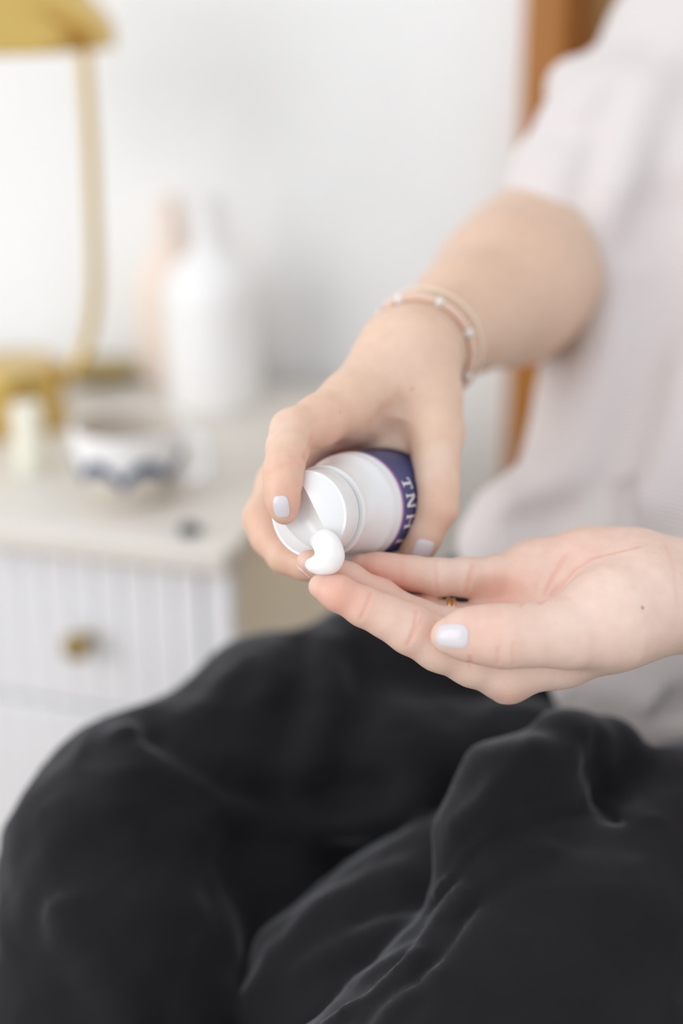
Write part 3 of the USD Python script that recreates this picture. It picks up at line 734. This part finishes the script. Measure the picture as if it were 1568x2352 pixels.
T_FAR = [joints([(1500, 1620, .86, 210), (1100, 1470, .87, 180), (900, 1565, .855, 172), (640, 1690, .825, 205), (330, 1880, .775, 212), (250, 1980, .755, 222)]),
         joints([(250, 1980, .755, 222), (260, 2250, .720, 270), (330, 2700, .68, 330)]),
         joints([(560, 1850, .805, 195), (560, 2150, .805, 290), (600, 2700, .78, 340)]),
         joints([(640, 1760, .82, 190), (900, 1790, .80, 170), (1200, 1780, .80, 170)])]
T_MID = joints([(1300, 2120, .755, 220), (1150, 2155, .745, 270), (1050, 2262, .736, 325), (900, 2440, .720, 378), (800, 2800, .70, 400)])
T_NEAR = joints([(1900, 1960, .77, 330), (1620, 2085, .725, 345), (1330, 2260, .670, 315), (1130, 2480, .635, 325), (900, 2760, .60, 430)])
T_FLAP = joints([(1395, 1715, .720, 66), (1300, 1725, .705, 76), (1180, 1838, .690, 116), (1128, 1930, .675, 114), (1112, 2045, .665, 106)])
T_HIP = joints([(1480, 1812, .80, 85), (1620, 1815, .80, 90), (1900, 1800, .80, 140)])
def trousers_base(p):
    a = None
    for b in T_FAR:
        c = chain(p, b, 0.03); a = c if a is None else smin(a, c, 0.02)
    m = chain(p, T_MID, 0.03)
    n = smin(chain(p, T_NEAR, 0.03), chain(p, T_FLAP, 0.015), 0.02)
    n = smin(n, chain(p, T_HIP, 0.02), 0.02)
    o = smin(a, m, 0.004)
    o = smin(o, n, 0.004)
    return -smin(-o, -(0.463 - p[..., 2]), 0.01)
tro = Cloth(trousers_base)
for pts, h, w in (
        # near thigh
        ([(1365, 1715), (1364, 1760), (1385, 1830), (1415, 1872)], -.009, .0065), ([(1340, 1690), (1345, 1760), (1372, 1840), (1440, 1884)], .0035, .0045),
        ([(1010, 2050), (1070, 1960), (1140, 1895), (1230, 1865), (1330, 1840)], .003, .0032), ([(1000, 2110), (1060, 2040), (1120, 1990), (1200, 1968), (1260, 1962)], .0020, .0050),
        ([(1030, 2010), (1100, 1925), (1170, 1900)], -.003, .005), ([(1000, 2080), (1045, 2030), (1110, 2000)], -.002, .003),
        ([(1300, 1740), (1200, 1800), (1100, 1880)], .003, .010), ([(1230, 1720), (1120, 1810), (1050, 1900)], .0025, .006),
        ([(930, 2240), (1000, 2130), (1080, 2060)], .003, .004), ([(960, 2260), (1030, 2170), (1090, 2080)], -.0025, .004),
        ([(760, 2350), (860, 2290), (950, 2200)], .004, .005), ([(1000, 2240), (900, 2330), (850, 2400)], .0022, .005), ([(780, 2330), (800, 2310), (830, 2330)], .002, .004),
        # far leg
        ([(300, 1690), (400, 1770), (500, 1845), (640, 1885), (800, 1880), (960, 1835)], .013, .009), ([(340, 1680), (440, 1780), (560, 1840), (700, 1858), (860, 1840)], -.018, .013),
        ([(750, 1480), (755, 1580), (735, 1690), (690, 1820)], .006, .011), ([(690, 1480), (680, 1600), (640, 1700)], -.006, .012), ([(640, 1490), (610, 1600)], .004, .010), ([(820, 1500), (840, 1640)], -.004, .012),
        ([(290, 1680), (300, 1760), (260, 1850)], .005, .012), ([(350, 1640), (345, 1700)], -.003, .010), ([(560, 1520), (480, 1620)], .004, .010), ([(140, 2100), (240, 2250), (300, 2352)], .006, .010), ([(90, 2080), (60, 2200)], -.003, .014),
        ([(940, 1750), (1100, 1740), (1250, 1720)], .004, .012), ([(180, 1850), (130, 1980), (90, 2050)], .003, .014),
        # shin crossing between them
        ([(560, 2330), (640, 2200), (740, 2090), (900, 2010)], .004, .010), ([(700, 2230), (820, 2170), (930, 2130)], .003, .008), ([(770, 2290), (860, 2230), (930, 2190)], .0025, .007), ([(840, 2110), (960, 2070)], -.003, .008)):
    tro.fold(pts, h, w)
def tro_full(p):
    d = tro(p)
    q = p * 1.0
    return d + 0.0010 * (np.sin(q[..., 0] * 61 + q[..., 1] * 47 + 2 * np.sin(q[..., 2] * 50)) * np.sin(q[..., 2] * 70 + q[..., 1] * 29))
tm = nets(tro_full, A([-0.36, 0.30, 0.45]), A([0.40, 1.06, 0.80]), 0.0034, 1, .016)
q = tm.vertices; nn = np.array(tm.vertex_normals)
tm.vertices = q + nn * (0.0030 * (1 - 2 * np.abs(meshkit.fbm(q * A([17, 17, 26]), 3, 5) - 0.5) * 2) - 0.0012)[:, None]
part(person, 'trousers', tm, M['trousers'], True, label='loose black brushed cotton trousers')

S_TORSO = [joints([(1860, -250, .99, 330), (1750, 200, .96, 345), (1640, 600, .93, 362), (1590, 1000, .90, 344), (1540, 1250, .88, 350), (1560, 1560, .86, 320)]),
           joints([(1480, 1100, .86, 230), (1330, 1190, .835, 150), (1180, 1230, .825, 92), (1140, 1260, .82, 72)])]
S_SLEEVE = joints([(1780, -200, .97, 120), (1545, 110, .945, 140), (1482, 240, .928, 150), (1425, 335, .903, 184), (1318, 500, .884, 180)])
S_BUMP = [joints([(1318, 200, .925, 66), (1420, 210, .93, 100)]), joints([(1262, 395, .89, 82), (1330, 420, .89, 100)])]
S_LOW = joints([(1330, 1560, .80, 70), (1480, 1600, .80, 130), (1620, 1640, .79, 150)])
S_RIB = [joints([(1330, 1668, .772, 22), (1450, 1605, .772, 30), (1570, 1530, .785, 30)]), joints([(1395, 1690, .768, 24), (1490, 1640, .768, 30), (1590, 1580, .780, 28)]), joints([(1460, 1712, .764, 22), (1530, 1680, .764, 28), (1600, 1640, .775, 26)])]
def sweater_base(p):
    o = None
    for b in S_TORSO:
        c = chain(p, b, 0.03); o = c if o is None else smin(o, c, 0.03)
    s = chain(p, S_SLEEVE, 0.02)
    for b in S_BUMP: s = smin(s, chain(p, b), 0.012)
    # the sleeve ends in an open cuff across the elbow
    n = f32(-0.67 * RGT - 0.74 * UPV + 0.15 * FWD)
    cut = (p - f32(P(1206, 500, .900))) @ n
    s = -smin(-s, -cut, 0.006)
    o = smin(o, s, 0.016)
    o = smin(o, chain(p, S_LOW, 0.02), 0.02)
    for b in S_RIB: o = smin(o, chain(p, b), 0.006)
    return o
swe = Cloth(sweater_base)
for pts, h, w in (([(1405, 220), (1365, 340), (1330, 470), (1310, 540)], -.006, .010), ([(1445, 330), (1400, 500), (1360, 700), (1330, 900)], .006, .012),
                  ([(1560, 480), (1500, 740), (1450, 940), (1390, 1070), (1300, 1170)], -.026, .019), ([(1430, 650), (1400, 850), (1365, 1030), (1300, 1100)], .010, .014),
                  ([(1437, 1120), (1438, 1230)], -.018, .006), ([(1560, 850), (1530, 1000), (1490, 1150)], .010, .018), ([(1180, 1150), (1260, 1130), (1350, 1090)], .006, .010), ([(1200, 1200), (1300, 1190)], -.006, .010),
                  ([(1560, 100), (1480, 250), (1440, 420)], .005, .014), ([(1300, 1640), (1400, 1600), (1480, 1540)], .006, .009), ([(1340, 1655), (1440, 1600), (1530, 1530)], -.018, .007), ([(1390, 1665), (1480, 1615), (1555, 1560)], .008, .007), ([(1420, 1680), (1500, 1640), (1560, 1590)], -.018, .007), ([(1460, 1690), (1530, 1655), (1565, 1630)], .007, .007),
                  ([(1500, 1700), (1540, 1680), (1565, 1660)], -.018, .008), ([(1290, 300), (1340, 290)], -.006, .010)):
    swe.fold(pts, h, w, 3)
sm = nets(swe, A([0.06, 0.70, 0.45]), A([0.52, 1.16, 1.36]), 0.0042, 1, .016)
swp = part(person, 'sweater', sm, M['knit'], True, label='blush ribbed knit top with loose short sleeve')
